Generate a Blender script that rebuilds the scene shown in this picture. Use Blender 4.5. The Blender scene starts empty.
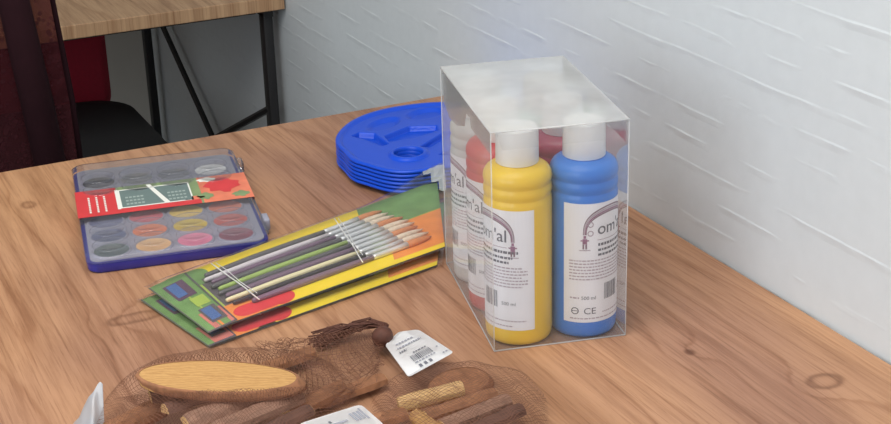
import bpy, bmesh, math, random
from mathutils import Vector, Matrix, noise
rnd = random.Random(7)
PI = math.pi
scn = bpy.context.scene
COL = scn.collection
TZ = 0.75                       # height of the table tops

# ------------------------------------------------------------------ helpers
def lin(c):
    return tuple(((v/255)/12.92 if v/255 <= .04045 else ((v/255+.055)/1.055)**2.4) for v in c) + (1.0,)

def nt(name):
    m = bpy.data.materials.new(name); m.use_nodes = True
    t = m.node_tree; t.nodes.clear()
    out = t.nodes.new('ShaderNodeOutputMaterial')
    return m, t, out

def N(t, kind, **kw):
    n = t.nodes.new(kind)
    for k, v in kw.items():
        if k.startswith('in_'):
            n.inputs[k[3:].replace('_', ' ')].default_value = v
        else:
            setattr(n, k, v)
    return n

def mat(name, rgb, rough=.5, var=.06, scale=60, metal=0, spec=.5, trans=0, coat=0, bump=0, stretch=None, sub=0):
    m, t, out = nt(name)
    b = N(t, 'ShaderNodeBsdfPrincipled')
    b.inputs['Roughness'].default_value = rough
    b.inputs['Metallic'].default_value = metal
    b.inputs['Specular IOR Level'].default_value = spec
    b.inputs['Coat Weight'].default_value = coat
    if sub:
        b.inputs['Subsurface Weight'].default_value = sub
        b.inputs['Subsurface Radius'].default_value = (.01, .01, .01)
    tc = N(t, 'ShaderNodeTexCoord')
    mp = N(t, 'ShaderNodeMapping'); t.links.new(tc.outputs['Object'], mp.inputs[0])
    if stretch: mp.inputs['Scale'].default_value = stretch
    nz = N(t, 'ShaderNodeTexNoise'); nz.inputs['Scale'].default_value = scale; nz.inputs['Detail'].default_value = 4
    t.links.new(mp.outputs[0], nz.inputs['Vector'])
    c = lin(rgb)
    mx = N(t, 'ShaderNodeMix', data_type='RGBA')
    mx.inputs[6].default_value = tuple(max(0, v*(1-var*2)) for v in c[:3])+(1,)
    mx.inputs[7].default_value = tuple(min(1, v*(1+var*2)) for v in c[:3])+(1,)
    t.links.new(nz.outputs['Fac'], mx.inputs[0])
    t.links.new(mx.outputs[2], b.inputs['Base Color'])
    if bump:
        bp = N(t, 'ShaderNodeBump'); bp.inputs['Strength'].default_value = bump; bp.inputs['Distance'].default_value = .002
        t.links.new(nz.outputs['Fac'], bp.inputs['Height']); t.links.new(bp.outputs[0], b.inputs['Normal'])
    t.links.new(b.outputs[0], out.inputs[0])
    return m

def film(name, haze=.06, rgb=(235, 238, 240), rough=.08, refl=.9, bump=0, tint=(255, 255, 255), graze=0):
    """clear plastic sheet: transparent, a little scuffed, with fresnel gloss"""
    m, t, out = nt(name)
    tr = N(t, 'ShaderNodeBsdfTransparent'); tr.inputs[0].default_value = lin(tint)
    df = N(t, 'ShaderNodeBsdfDiffuse'); df.inputs[0].default_value = lin(rgb)
    tl = N(t, 'ShaderNodeBsdfTranslucent'); tl.inputs[0].default_value = lin(rgb)
    gl = N(t, 'ShaderNodeBsdfGlossy'); gl.inputs['Roughness'].default_value = rough
    dd = N(t, 'ShaderNodeMixShader'); dd.inputs[0].default_value = .5
    t.links.new(df.outputs[0], dd.inputs[1]); t.links.new(tl.outputs[0], dd.inputs[2])
    m1 = N(t, 'ShaderNodeMixShader')
    tc = N(t, 'ShaderNodeTexCoord'); nz = N(t, 'ShaderNodeTexNoise'); nz.inputs['Scale'].default_value = 18
    t.links.new(tc.outputs['Object'], nz.inputs['Vector'])
    mr = N(t, 'ShaderNodeMapRange'); mr.inputs[3].default_value = haze*.6; mr.inputs[4].default_value = haze*1.4
    t.links.new(nz.outputs['Fac'], mr.inputs[0])
    lw = N(t, 'ShaderNodeLayerWeight'); lw.inputs[0].default_value = .5          # a scuffed sheet looks milkier along its length
    pw = N(t, 'ShaderNodeMath', operation='POWER'); pw.inputs[1].default_value = 3; t.links.new(lw.outputs['Facing'], pw.inputs[0])
    ga = N(t, 'ShaderNodeMath', operation='MULTIPLY_ADD', use_clamp=True); ga.inputs[1].default_value = graze
    t.links.new(pw.outputs[0], ga.inputs[0]); t.links.new(mr.outputs[0], ga.inputs[2]); t.links.new(ga.outputs[0], m1.inputs[0])
    t.links.new(tr.outputs[0], m1.inputs[1]); t.links.new(dd.outputs[0], m1.inputs[2])
    fr = N(t, 'ShaderNodeFresnel'); fr.inputs[0].default_value = 1.5
    ml = N(t, 'ShaderNodeMath', operation='MULTIPLY'); ml.inputs[1].default_value = refl
    t.links.new(fr.outputs[0], ml.inputs[0])
    m2 = N(t, 'ShaderNodeMixShader')
    t.links.new(ml.outputs[0], m2.inputs[0]); t.links.new(m1.outputs[0], m2.inputs[1]); t.links.new(gl.outputs[0], m2.inputs[2])
    if bump:
        bp = N(t, 'ShaderNodeBump'); bp.inputs['Strength'].default_value = bump; bp.inputs['Distance'].default_value = .004
        t.links.new(nz.outputs['Fac'], bp.inputs['Height'])
        t.links.new(bp.outputs[0], gl.inputs['Normal']); t.links.new(bp.outputs[0], fr.inputs['Normal'])
    t.links.new(m2.outputs[0], out.inputs[0])
    return m

def obj(name, bm, m, parent=None, smooth=True, auto=None):
    me = bpy.data.meshes.new(name)
    bmesh.ops.recalc_face_normals(bm, faces=bm.faces)
    bm.to_mesh(me); bm.free()
    for x in (m if isinstance(m, (list, tuple)) else [m]): me.materials.append(x)
    o = bpy.data.objects.new(name, me); COL.objects.link(o)
    if smooth:
        for p in me.polygons: p.use_smooth = True
        if auto is not None: me.set_sharp_from_angle(angle=auto)
    if parent: o.parent = parent
    return o

def thing(name, label, cat, loc=(0, 0, 0), rz=0, group=None):
    o = bpy.data.objects.new(name, None); COL.objects.link(o)
    o.empty_display_size = .02
    o.location = loc; o.rotation_euler = (0, 0, rz)
    o['label'] = label; o['category'] = cat
    if group: o['group'] = group
    return o

def tag(o, label, cat, group=None):
    o['label'] = label; o['category'] = cat
    if group: o['group'] = group
    return o

def struct(name, bm, m):
    o = obj(name, bm, m, smooth=False); o['kind'] = 'structure'; return o

def box(bm, lo, hi, bev=0, M=None, seg=2):
    r = bmesh.ops.create_cube(bm, size=1)
    vs = r['verts']
    for v in vs:
        v.co = Vector([lo[i]+(v.co[i]+.5)*(hi[i]-lo[i]) for i in range(3)])
    if bev:
        es = list({e for v in vs for e in v.link_edges})
        r = bmesh.ops.bevel(bm, geom=es, offset=bev, segments=seg, profile=.5, affect='EDGES')
        vs = list({v for f in r['faces'] for v in f.verts} | {v for v in vs if v.is_valid})
    if M is not None:
        for v in vs: v.co = M @ v.co
    return vs

def tube(bm, pts, rad, seg=8, caps=True):
    pts = [Vector(p) for p in pts]
    rad = rad if isinstance(rad, (list, tuple)) else [rad]*len(pts)
    rings = []; up = Vector((.13, .2, 1)).normalized()
    for i, p in enumerate(pts):
        d = (pts[min(i+1, len(pts)-1)]-pts[max(i-1, 0)]).normalized()
        a = d.cross(up)
        if a.length < 1e-4: a = d.cross(Vector((1, 0, 0)))
        a.normalize(); b = d.cross(a)
        rings.append([bm.verts.new(p+rad[i]*(a*math.cos(2*PI*k/seg)+b*math.sin(2*PI*k/seg))) for k in range(seg)])
    for A, B in zip(rings, rings[1:]):
        for k in range(seg): bm.faces.new((A[k], A[(k+1) % seg], B[(k+1) % seg], B[k]))
    if caps: bm.faces.new(rings[0]); bm.faces.new(rings[-1][::-1])
    return rings

def lathe(bm, prof, seg=48, cap0=True, cap1=True, ox=0, oy=0):
    rings = []
    for r, z in prof:
        rings.append([bm.verts.new((ox+r*math.cos(2*PI*k/seg), oy+r*math.sin(2*PI*k/seg), z)) for k in range(seg)])
    for A, B in zip(rings, rings[1:]):
        for k in range(seg): bm.faces.new((A[k], A[(k+1) % seg], B[(k+1) % seg], B[k]))
    if cap0: bm.faces.new(rings[0][::-1])
    if cap1: bm.faces.new(rings[-1])
    return rings

def rrect(hx, hy, r, n=8):
    pts = []
    for cx, cy, a0 in ((hx-r, hy-r, 0), (-hx+r, hy-r, PI/2), (-hx+r, -hy+r, PI), (hx-r, -hy+r, 1.5*PI)):
        for k in range(n+1):
            a = a0+PI/2*k/n; pts.append((cx+r*math.cos(a), cy+r*math.sin(a)))
    return pts

def loft(bm, loops, cap0=True, cap1=True):
    rings = [[bm.verts.new(p) for p in L] for L in loops]
    n = len(rings[0])
    for A, B in zip(rings, rings[1:]):
        for k in range(n): bm.faces.new((A[k], A[(k+1) % n], B[(k+1) % n], B[k]))
    if cap0: bm.faces.new(rings[0][::-1])
    if cap1: bm.faces.new(rings[-1])
    return rings

def poly(bm, pts, mi=0):
    f = bm.faces.new([bm.verts.new(p) for p in pts]); f.material_index = mi; return f

def text_tris(s, size):
    """outline lettering as triangles [(x,y)*3]"""
    cu = bpy.data.curves.new('lettering', 'FONT'); cu.body = s; cu.size = size
    cu.resolution_u = 3
    o = bpy.data.objects.new('lettering', cu); COL.objects.link(o)
    dg = bpy.context.evaluated_depsgraph_get(); dg.update()
    me = bpy.data.meshes.new_from_object(o.evaluated_get(dg))
    me.calc_loop_triangles()
    T = [[(me.vertices[i].co.x, me.vertices[i].co.y) for i in t.vertices] for t in me.loop_triangles]
    bpy.data.objects.remove(o); bpy.data.curves.remove(cu); bpy.data.meshes.remove(me)
    return T

def width(T): return max(p[0] for t in T for p in t)

def smooth(a, b, x):
    t = max(0, min(1, (x-a)/(b-a))); return t*t*(3-2*t)

# ------------------------------------------------------------------ materials
def wood_table(name, ca, cbb, knots=()):
    m, t, out = nt(name)
    L = t.links.new
    b = N(t, 'ShaderNodeBsdfPrincipled'); b.inputs['Roughness'].default_value = .5
    b.inputs['Specular IOR Level'].default_value = .35
    tc = N(t, 'ShaderNodeTexCoord'); sp = N(t, 'ShaderNodeSeparateXYZ'); L(tc.outputs['Object'], sp.inputs[0])
    def math_(op, a, bb=None):
        n = N(t, 'ShaderNodeMath', operation=op)
        for i, v in enumerate((a, bb)):
            if v is None: continue
            if isinstance(v, (int, float)): n.inputs[i].default_value = v
            else: L(v, n.inputs[i])
        return n.outputs[0]
    def noise_(sc, scale, detail=4, rough=.55, dist=0):
        mp = N(t, 'ShaderNodeMapping'); mp.inputs['Scale'].default_value = sc; L(tc.outputs['Object'], mp.inputs[0])
        nz = N(t, 'ShaderNodeTexNoise'); nz.inputs['Scale'].default_value = scale
        nz.inputs['Detail'].default_value = detail; nz.inputs['Roughness'].default_value = rough
        nz.inputs['Distortion'].default_value = dist
        L(mp.outputs[0], nz.inputs['Vector']); return nz.outputs['Fac']
    big = noise_((1, .16, .02), 4.2, 2)
    fine = noise_((1, .025, .02), 320, 6, .75)
    mid = noise_((1, .055, .02), 55, 5, .65, .3)
    patch = noise_((1, .45, .1), 4.0, 2)
    ring = math_('ADD', math_('ADD', math_('MULTIPLY', sp.outputs[0], 16.0), math_('MULTIPLY', mid, .55)), math_('MULTIPLY', big, 8.0))
    dark = None
    for (kx, ky, s, sx, sy, amp, dk, rim) in knots:
        dx = math_('DIVIDE', math_('SUBTRACT', sp.outputs[0], kx), sx)
        dy = math_('DIVIDE', math_('SUBTRACT', sp.outputs[1], ky), sy)
        d2 = math_('ADD', math_('MULTIPLY', dx, dx), math_('MULTIPLY', dy, dy))
        wob = math_('ADD', math_('SUBTRACT', d2, rim), math_('MULTIPLY', math_('SUBTRACT', mid, .5), 2.2))
        g = math_('EXPONENT', math_('MULTIPLY', d2, -1/(s*s)))
        ring = math_('ADD', ring, math_('MULTIPLY', g, amp))
        k = math_('MULTIPLY', math_('EXPONENT', math_('MULTIPLY', math_('MULTIPLY', wob, wob), -2.6)), dk)
        dark = k if dark is None else math_('MAXIMUM', dark, k)
    saw = math_('FRACT', ring)
    cr = N(t, 'ShaderNodeValToRGB'); L(saw, cr.inputs[0])
    e = cr.color_ramp.elements
    e[0].position = 0; e[0].color = (.0, .0, .0, 1)
    e[1].position = 1; e[1].color = (.0, .0, .0, 1)
    for pos, v in ((.5, .08), (.80, .32), (.90, 1), (.935, .8), (.96, .2)):
        x = cr.color_ramp.elements.new(pos); x.color = (v, v, v, 1)
    c0 = N(t, 'ShaderNodeMix', data_type='RGBA')
    c0.inputs[6].default_value = lin(ca)
    c0.inputs[7].default_value = lin(cbb)
    pr = N(t, 'ShaderNodeMapRange'); pr.inputs[1].default_value = .32; pr.inputs[2].default_value = .62; L(patch, pr.inputs[0])
    L(pr.outputs[0], c0.inputs[0])
    def mul(col, fac, lo):
        n = N(t, 'ShaderNodeMix', data_type='RGBA', blend_type='MULTIPLY'); n.inputs[7].default_value = lo
        L(col, n.inputs[6])
        L(fac, n.inputs[0]); return n.outputs[2]
    c = mul(c0.outputs[2], math_('MULTIPLY', cr.outputs[0], .5), (.58, .45, .36, 1))
    f2 = N(t, 'ShaderNodeMapRange'); f2.inputs[1].default_value = .5; f2.inputs[2].default_value = .78; L(fine, f2.inputs[0])
    c = mul(c, math_('MULTIPLY', f2.outputs[0], .9), (.46, .36, .30, 1))
    f3 = N(t, 'ShaderNodeMapRange'); f3.inputs[1].default_value = .45; f3.inputs[2].default_value = .75; L(mid, f3.inputs[0])
    c = mul(c, math_('MULTIPLY', f3.outputs[0], .85), (.52, .42, .36, 1))
    if dark is not None: c = mul(c, dark, (.3, .2, .15, 1))
    L(c, b.inputs['Base Color'])
    bp = N(t, 'ShaderNodeBump'); bp.inputs['Strength'].default_value = .12; bp.inputs['Distance'].default_value = .001
    L(fine, bp.inputs['Height']); L(bp.outputs[0], b.inputs['Normal'])
    L(b.outputs[0], out.inputs[0])
    return m

def brick_wall(name):
    m, t, out = nt(name); L = t.links.new
    b = N(t, 'ShaderNodeBsdfPrincipled'); b.inputs['Roughness'].default_value = .5
    tc = N(t, 'ShaderNodeTexCoord'); sp = N(t, 'ShaderNodeSeparateXYZ'); L(tc.outputs['Object'], sp.inputs[0])
    cb = N(t, 'ShaderNodeCombineXYZ'); L(sp.outputs[1], cb.inputs[0]); L(sp.outputs[2], cb.inputs[1])
    wob = N(t, 'ShaderNodeTexNoise'); wob.inputs['Scale'].default_value = 7; L(tc.outputs['Object'], wob.inputs['Vector'])
    mm = N(t, 'ShaderNodeMix', data_type='VECTOR'); mm.inputs[0].default_value = .006
    L(cb.outputs[0], mm.inputs[4]); L(wob.outputs['Color'], mm.inputs[5])
    # uneven courses: every course leans out towards its top edge ... the next one steps back, a small ledge facing up
    s2 = N(t, 'ShaderNodeSeparateXYZ'); L(mm.outputs[1], s2.inputs[0])
    dv = N(t, 'ShaderNodeMath', operation='DIVIDE'); L(s2.outputs[1], dv.inputs[0]); dv.inputs[1].default_value = .034
    fr = N(t, 'ShaderNodeMath', operation='FRACT'); L(dv.outputs[0], fr.inputs[0])
    rp = N(t, 'ShaderNodeValToRGB'); L(fr.outputs[0], rp.inputs[0])
    e = rp.color_ramp.elements; e[0].position = 0; e[0].color = (0, 0, 0, 1); e[1].position = 1; e[1].color = (0, 0, 0, 1)
    x = rp.color_ramp.elements.new(.92); x.color = (1, 1, 1, 1)
    x = rp.color_ramp.elements.new(.70); x.color = (.15, .15, .15, 1)
    big = N(t, 'ShaderNodeTexNoise'); big.inputs['Scale'].default_value = 1; big.inputs['Detail'].default_value = 2
    mpb = N(t, 'ShaderNodeMapping'); mpb.inputs['Scale'].default_value = (11, 30, 1); L(cb.outputs[0], mpb.inputs[0]); L(mpb.outputs[0], big.inputs['Vector'])
    mk = N(t, 'ShaderNodeMapRange'); mk.inputs[1].default_value = .47; mk.inputs[2].default_value = .74; L(big.outputs['Fac'], mk.inputs[0])
    dep = N(t, 'ShaderNodeMath', operation='MULTIPLY'); L(rp.outputs[0], dep.inputs[0]); L(mk.outputs[0], dep.inputs[1])
    h = N(t, 'ShaderNodeMath', operation='MULTIPLY_ADD'); L(dep.outputs[0], h.inputs[0]); h.inputs[1].default_value = 1.0
    sm = N(t, 'ShaderNodeTexNoise'); sm.inputs['Scale'].default_value = 45; sm.inputs['Detail'].default_value = 3; L(tc.outputs['Object'], sm.inputs['Vector'])
    sm2 = N(t, 'ShaderNodeMath', operation='MULTIPLY'); sm2.inputs[1].default_value = .22; L(sm.outputs['Fac'], sm2.inputs[0])
    L(sm2.outputs[0], h.inputs[2])
    bp = N(t, 'ShaderNodeBump'); bp.inputs['Strength'].default_value = .5; bp.inputs['Distance'].default_value = .0022
    L(h.outputs[0], bp.inputs['Height']); L(bp.outputs[0], b.inputs['Normal'])
    mx = N(t, 'ShaderNodeMix', data_type='RGBA'); mx.inputs[6].default_value = lin((199, 205, 209)); mx.inputs[7].default_value = lin((207, 213, 217))
    L(sm.outputs['Fac'], mx.inputs[0]); L(mx.outputs[2], b.inputs['Base Color'])
    L(b.outputs[0], out.inputs[0])
    return m

KNOTS = [(-.169, -.935, 3.0, .007, .009, .6, .75, 0), (-.086, -1.053, 2.6, .017, .013, .7, .6, .9),
         (-.668, -.565, 2.6, .030, .012, .5, .5, .9), (-.705, -.150, 2.4, .010, .014, .4, .5, .5),
         (-.30, -.70, 2.4, .03, .06, .6, .12, 0), (-.36, -1.0, 2.0, .05, .22, .4, .35, .2)]
M_TABLE = wood_table('printed_oak_top', (160, 119, 96), (194, 148, 110), KNOTS)
M_TABLE2 = wood_table('pale_oak_top', (182, 148, 114), (190, 156, 122), [(-.3, 1.3, 2.4, .02, .04, 1, .4, 0)])
M_WALL = brick_wall('white_painted_brick')
M_WALL2 = mat('cream_plaster', (196, 190, 180), .8, .03, 8)
M_FLOOR = mat('grey_floor', (92, 84, 78), .6, .05, 6)
M_CEIL = mat('white_ceiling', (235, 235, 232), .8, .02, 5)
M_BLACK = mat('black_powder_coat', (26, 25, 27), .45, .1, 90)
M_BLACKFAB = mat('black_fabric', (22, 23, 26), .85, .15, 400, bump=.2)
M_RED = mat('red_fabric', (150, 16, 42), .8, .12, 120, bump=.2)
M_MAROON = mat('maroon_frame', (34, 15, 20), .9, .1, 60, spec=.1)
M_NAVY = mat('navy_plastic', (40, 44, 140), .35, .04, 40, coat=.2)
M_BLUETRAY = mat('blue_plastic', (16, 72, 196), .36, .03, 30, spec=.35)
M_GREYINS = mat('grey_insert', (150, 150, 165), .5, .05, 60)
M_WHITEP = mat('white_plastic', (248, 249, 250), .35, .02, 60, sub=.1)
M_PAPER = mat('white_paper', (240, 240, 242), .6, .02, 80)
M_LABEL = mat('label_paper', (243, 243, 248), .5, .02, 80)
M_INK = mat('grey_ink', (106, 108, 118), .6, .1, 300)
M_INKL = mat('pale_ink', (150, 152, 164), .6, .1, 300)
M_ARC = mat('plum_ink', (138, 114, 126), .6, .15, 300)
M_ARC2 = mat('pale_plum_ink', (186, 172, 182), .6, .15, 300)
M_PINKINK = mat('rose_ink', (158, 112, 140), .6, .15, 300)
M_PVC = film('clear_box_plastic', .10, rough=.08, refl=.5, graze=.40)
M_LID = film('hazy_box_lid', .64, rgb=(238, 241, 240), rough=.2, refl=1.0)  # lid sheet whiter and hazier than the carton walls
M_FLAP = film('folded_box_flap', .38, rgb=(205, 210, 212), rough=.2)
M_CREASE = film('box_crease', .45, rgb=(250, 251, 252), rough=.3, refl=.3)
M_SLEEVE = film('clear_sleeve', .04, rough=.05, refl=.8, bump=.25)
M_GLINT = film('sleeve_highlight_film', .6, rgb=(245, 248, 246), rough=.15, refl=1.0, bump=.4)  # hazy white standing for the bright glint on the sleeve end
M_PLID = film('clear_palette_lid', .12, rgb=(205, 208, 222), rough=.1, refl=.9)
M_NET = mat('brown_net', (106, 66, 48), .7, .12, 200)
M_NETK = mat('dark_brown_net', (84, 48, 36), .75, .15, 200)

# ------------------------------------------------------------------ room shell
bm = bmesh.new(); box(bm, (-4.2, -4.2, -.05), (.1, 2.5, 0)); struct('floor', bm, M_FLOOR)
bm = bmesh.new(); box(bm, (0.0, -4.2, 0), (.12, 2.5, 2.8)); struct('wall_right', bm, M_WALL)
bm = bmesh.new(); box(bm, (-4.2, 2.0, 0), (0.0, 2.12, 2.8)); struct('wall_back', bm, M_WALL2)
bm = bmesh.new(); box(bm, (-4.2, -4.2, 2.8), (.12, 2.5, 2.85)); struct('ceiling', bm, M_CEIL)

# ------------------------------------------------------------------ tables
def make_table(label, x0, x1, y0, y1, topmat, name):
    t = thing(name, label, 'table', ((x0+x1)/2, (y0+y1)/2, 0))
    hx, hy = (x1-x0)/2, (y1-y0)/2
    th = .028
    bm = bmesh.new(); box(bm, (x0, y0, TZ-th), (x1, y1, TZ), .0015, seg=1)
    o = obj('tabletop', bm, topmat, t, auto=.6); o.location = (-(x0+x1)/2, -(y0+y1)/2, 0)   # texture in room coordinates
    lw, ld = .010, .0155
    corners = {(sx, sy): (sx*(hx-.026), sy*(hy-.05)) for sx in (-1, 1) for sy in (-1, 1)}
    for (sx, sy), (cx, cy) in corners.items():
        bm = bmesh.new(); box(bm, (cx-lw, cy-ld, 0), (cx+lw, cy+ld, TZ-th-.012), .002); obj('leg', bm, M_BLACK, t, auto=.6)
    bm = bmesh.new()
    for sx in (-1, 1):
        box(bm, (sx*(hx-.026)-lw, -hy+.03, TZ-th-.02), (sx*(hx-.026)+lw, hy-.03, TZ-th))
    for sy in (-1, 1):
        box(bm, (-hx+.05, sy*(hy-.05)-lw, TZ-th-.012), (hx-.05, sy*(hy-.05)+lw, TZ-th))
    obj('apron_frame', bm, M_BLACK, t, smooth=False)
    cx = hx-.026; y_ = hy-.05
    for s in (-1, 1):
        bm = bmesh.new(); tube(bm, [(cx+s*.005, -s*y_, .03), (cx+s*.005, s*y_, .53+.03*s)], .008, 6); obj('cross_brace', bm, M_BLACK, t, auto=.6)
    return t
make_table('wood-top table in the foreground carrying the paints, brushes and netted wood', -.95, -.004, -1.45, 0, M_TABLE, 'work_table')
make_table('second wood-top table with black legs standing beyond, at upper left', -.95, -.004, .765, 1.89, M_TABLE2, 'side_table')

# ------------------------------------------------------------------ chairs beyond the table
def mesh_fabric():
    m, t, out = nt('maroon_mesh'); L = t.links.new
    tc = N(t, 'ShaderNodeTexCoord')
    vo = N(t, 'ShaderNodeTexVoronoi'); vo.inputs['Scale'].default_value = 90; L(tc.outputs['Object'], vo.inputs['Vector'])
    df = N(t, 'ShaderNodeBsdfPrincipled'); df.inputs['Base Color'].default_value = lin((70, 20, 30)); df.inputs['Roughness'].default_value = .9
    tr = N(t, 'ShaderNodeBsdfTransparent'); tr.inputs[0].default_value = lin((190, 150, 148))
    mr = N(t, 'ShaderNodeMapRange'); mr.inputs[1].default_value = .18; mr.inputs[2].default_value = .4
    mr.inputs[3].default_value = .95; mr.inputs[4].default_value = .72
    L(vo.outputs['Distance'], mr.inputs[0])
    ms = N(t, 'ShaderNodeMixShader'); L(mr.outputs[0], ms.inputs[0]); L(tr.outputs[0], ms.inputs[1]); L(df.outputs[0], ms.inputs[2])
    L(ms.outputs[0], out.inputs[0]); return m
M_MESH = mesh_fabric()
cA = thing('mesh_chair', 'dark maroon chair with see-through mesh back, at upper left between the two tables', 'chair', (-.79, .33, 0))
bm = bmesh.new(); box(bm, (-.235, .0, .42), (.235, .30, .47), .02, seg=3); obj('seat', bm, M_BLACKFAB, cA)
bm = bmesh.new()
n = 12
G = [[bm.verts.new(((-.25+.5*i/n)*(1-.10*(j/n)**2), -.03-.02*math.sin(PI*i/n)-.03*j/n, .50+.50*j/n)) for i in range(n+1)] for j in range(n+1)]
for j in range(n):
    for i in range(n): bm.faces.new((G[j][i], G[j][i+1], G[j+1][i+1], G[j+1][i]))
bmesh.ops.solidify(bm, geom=bm.faces[:], thickness=.002)
obj('mesh_back', bm, M_MESH, cA)
for s in (-1, 1):
    bm = bmesh.new(); tube(bm, [(s*.215, .02, .40), (s*.205, -.045, .52), (s*.185, -.068, .75), (s*.16, -.085, 1.0)], [.024, .026, .026, .024], 10); obj('back_post', bm, M_MAROON, cA)
bm = bmesh.new(); tube(bm, [(.25, -.03, .50), (.244, -.045, .75), (.225, -.06, 1.0), (0, -.082, 1.01), (-.225, -.06, 1.0), (-.244, -.045, .75), (-.25, -.03, .50), (0, -.055, .495), (.25, -.03, .50)], .005, 8); obj('back_rim', bm, M_MAROON, cA)
for sx in (-1, 1):
    for yy in (.03, .27):
        bm = bmesh.new(); tube(bm, [(sx*.21, yy, 0), (sx*.2, yy, .43)], .012, 8); obj('leg', bm, M_BLACK, cA)

cB = thing('low_chair', 'low chair with red back and rounded black seat, tucked under the second table', 'chair', (-.485, 1.02, 0))
bm = bmesh.new()
loops = []
for z, g in ((.37, .9), (.385, 1), (.425, 1), (.45, .93), (.46, .75)):
    loops.append([(x*g, y*g, z) for x, y in rrect(.25, .23, .12, 8)])
loft(bm, loops); obj('seat', bm, M_BLACKFAB, cB)
bm = bmesh.new()
loops = []
for y, g in ((.20, .9), (.215, 1), (.245, 1), (.26, .9)):
    loops.append([(x*g-.005, y, .548+zz*g) for x, zz in rrect(.215, .155, .07, 8)])
loft(bm, loops); obj('backrest', bm, M_RED, cB)
for s in (-1, 1):
    bm = bmesh.new(); tube(bm, [(s*.12, .2, .40), (s*.12, .255, .50)], .012, 8); obj('back_bracket', bm, M_BLACK, cB)
for sx in (-1, 1):
    for yy in (-.17, .17):
        bm = bmesh.new(); tube(bm, [(sx*.2, yy, 0), (sx*.17, yy*.9, .38)], .012, 8); obj('leg', bm, M_BLACK, cB)

# ------------------------------------------------------------------ watercolour set
WC = thing('watercolour_set', 'flat watercolour paint set with clear lid and navy base, beside the brushes', 'paint set', (-.5490, -.2755, TZ), -.175)
HX, HY = .1115, .170
def rl(hx, hy, r, z): return [(x, y, z) for x, y in rrect(hx, hy, r, 6)]
bm = bmesh.new()
loft(bm, [rl(HX-.004, HY-.004, .014, 0), rl(HX-.001, HY-.001, .016, .003), rl(HX, HY, .017, .0125), rl(HX-.002, HY-.002, .015, .0135)])
obj('base', bm, M_NAVY, WC, auto=.7)
bm = bmesh.new()
loft(bm, [rl(HX-.005, HY-.005, .012, .0136), rl(HX-.005, HY-.005, .012, .0150)]); obj('insert', bm, M_GREYINS, WC, auto=.6)
rows = [[(104, 116, 116), (232, 190, 140), (236, 140, 170), (150, 92, 104)],
        [(112, 118, 146), (226, 142, 108), (216, 190, 84), (206, 112, 100)],
        [(118, 122, 150), (200, 110, 120), (222, 192, 110), (212, 132, 110)],
        [(96, 104, 130), (186, 96, 96), (190, 150, 90), (180, 120, 90)],
        [(168, 148, 120), (140, 140, 96), (120, 130, 120), (120, 126, 132)],
        [(74, 76, 82), (136, 138, 140), (132, 134, 140), (238, 240, 240)]]
for k in range(6):
    for j in range(4):
        x = (-1.5+j)*.0510-.003; y = -.1395+.0487*k
        m_ = mat('paint_cake', rows[k][j], .55, .08, 150, bump=.2)
        bm = bmesh.new()
        lathe(bm, [(.0225, .0150), (.0215, .0172), (.0195, .0168), (.0185, .0160), (.010, .0155), (.001, .0153)], 24, cap0=False, ox=x, oy=y)
        for f in bm.faces:
            c = f.calc_center_median(); f.material_index = 1 if math.hypot(c.x-x, c.y-y) > .0198 else 0
        for v in bm.verts: v.co.x = x+(v.co.x-x)*1.1; v.co.y = y+(v.co.y-y)*1.05
        obj('paint_pan', bm, [m_, M_GREYINS], WC)
bm = bmesh.new()
loft(bm, [rl(HX+.0012, HY+.0012, .018, .0138), rl(HX+.0012, HY+.0012, .018, .0215), rl(HX-.001, HY-.001, .017, .0232), rl(HX-.006, HY-.006, .013, .0242)], cap0=False)
for k in range(6):
    for j in range(4):
        if -.045 < -.1395+.0487*k < .055: continue
        rg = lathe(bm, [(.0232, .0243), (.0228, .0252), (.0215, .0257), (.0200, .0254), (.0190, .0249)], 28, False, True, ox=(-1.5+j)*.0510-.003, oy=-.1395+.0487*k)
obj('lid', bm, M_PLID, WC, auto=.9)
# paper band round the lid
M_BRED = mat('band_red', (206, 58, 62), .5, .06, 60)
M_BGREY = mat('band_grey', (104, 122, 120), .5, .05, 60)
M_BORG = mat('band_orange', (226, 120, 92), .5, .25, 28)
M_BGRN = mat('band_green', (128, 148, 104), .5, .2, 40)
M_BDOT = mat('band_pale_grey', (160, 174, 168), .5, .04, 60)
M_BWHT = mat('band_white', (232, 232, 224), .5, .02, 60)
bm = bmesh.new(); zb = .0246; b0, b1 = -.040, .056
def brect(x0, x1, y0, y1, mi, dz=0): poly(bm, [(x0, y0, zb+dz), (x1, y0, zb+dz), (x1, y1, zb+dz), (x0, y1, zb+dz)], mi)
X = HX+.0018
brect(-X, -.060, b0, b1, 0); brect(-.060, .048, b0, b1, 3); brect(.048, X, b0, b1, 2)
for cx_, cy_, rx_, ry_, mi_ in ((.078, .018, .022, .026, 0), (.052, -.016, .010, .012, 3), (.098, -.022, .011, .010, 3), (.060, .044, .012, .008, 4), (.036, -.018, .014, .006, 2)):
    poly(bm, [(cx_+rx_*math.cos(2*PI*k/20)*(1+.2*math.sin(k*2.1)), cy_+ry_*math.sin(2*PI*k/20)*(1+.2*math.sin(k*1.7)), zb+.0002) for k in range(20)], mi_)
for s in (-1, 1):
    poly(bm, [(s*X, b0, zb), (s*X, b1, zb), (s*X, b1, .010), (s*X, b0, .010)], 0 if s < 0 else 2)
brect(-.060, .045, b0, b0+.016, 0, .0001)
brect(-.062, -.058, b0+.014, b1-.010, 4, .0002); brect(-.058, .036, b0+.016, b1-.012, 4, .0002); brect(-.056, .034, b0+.019, b1-.015, 1, .0003)
poly(bm, [(-.020, b1-.004, zb+.0004), (-.014, b1-.004, zb+.0004), (.006, b0+.017, zb+.0004), (-.001, b0+.017, zb+.0004)], 4)
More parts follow.
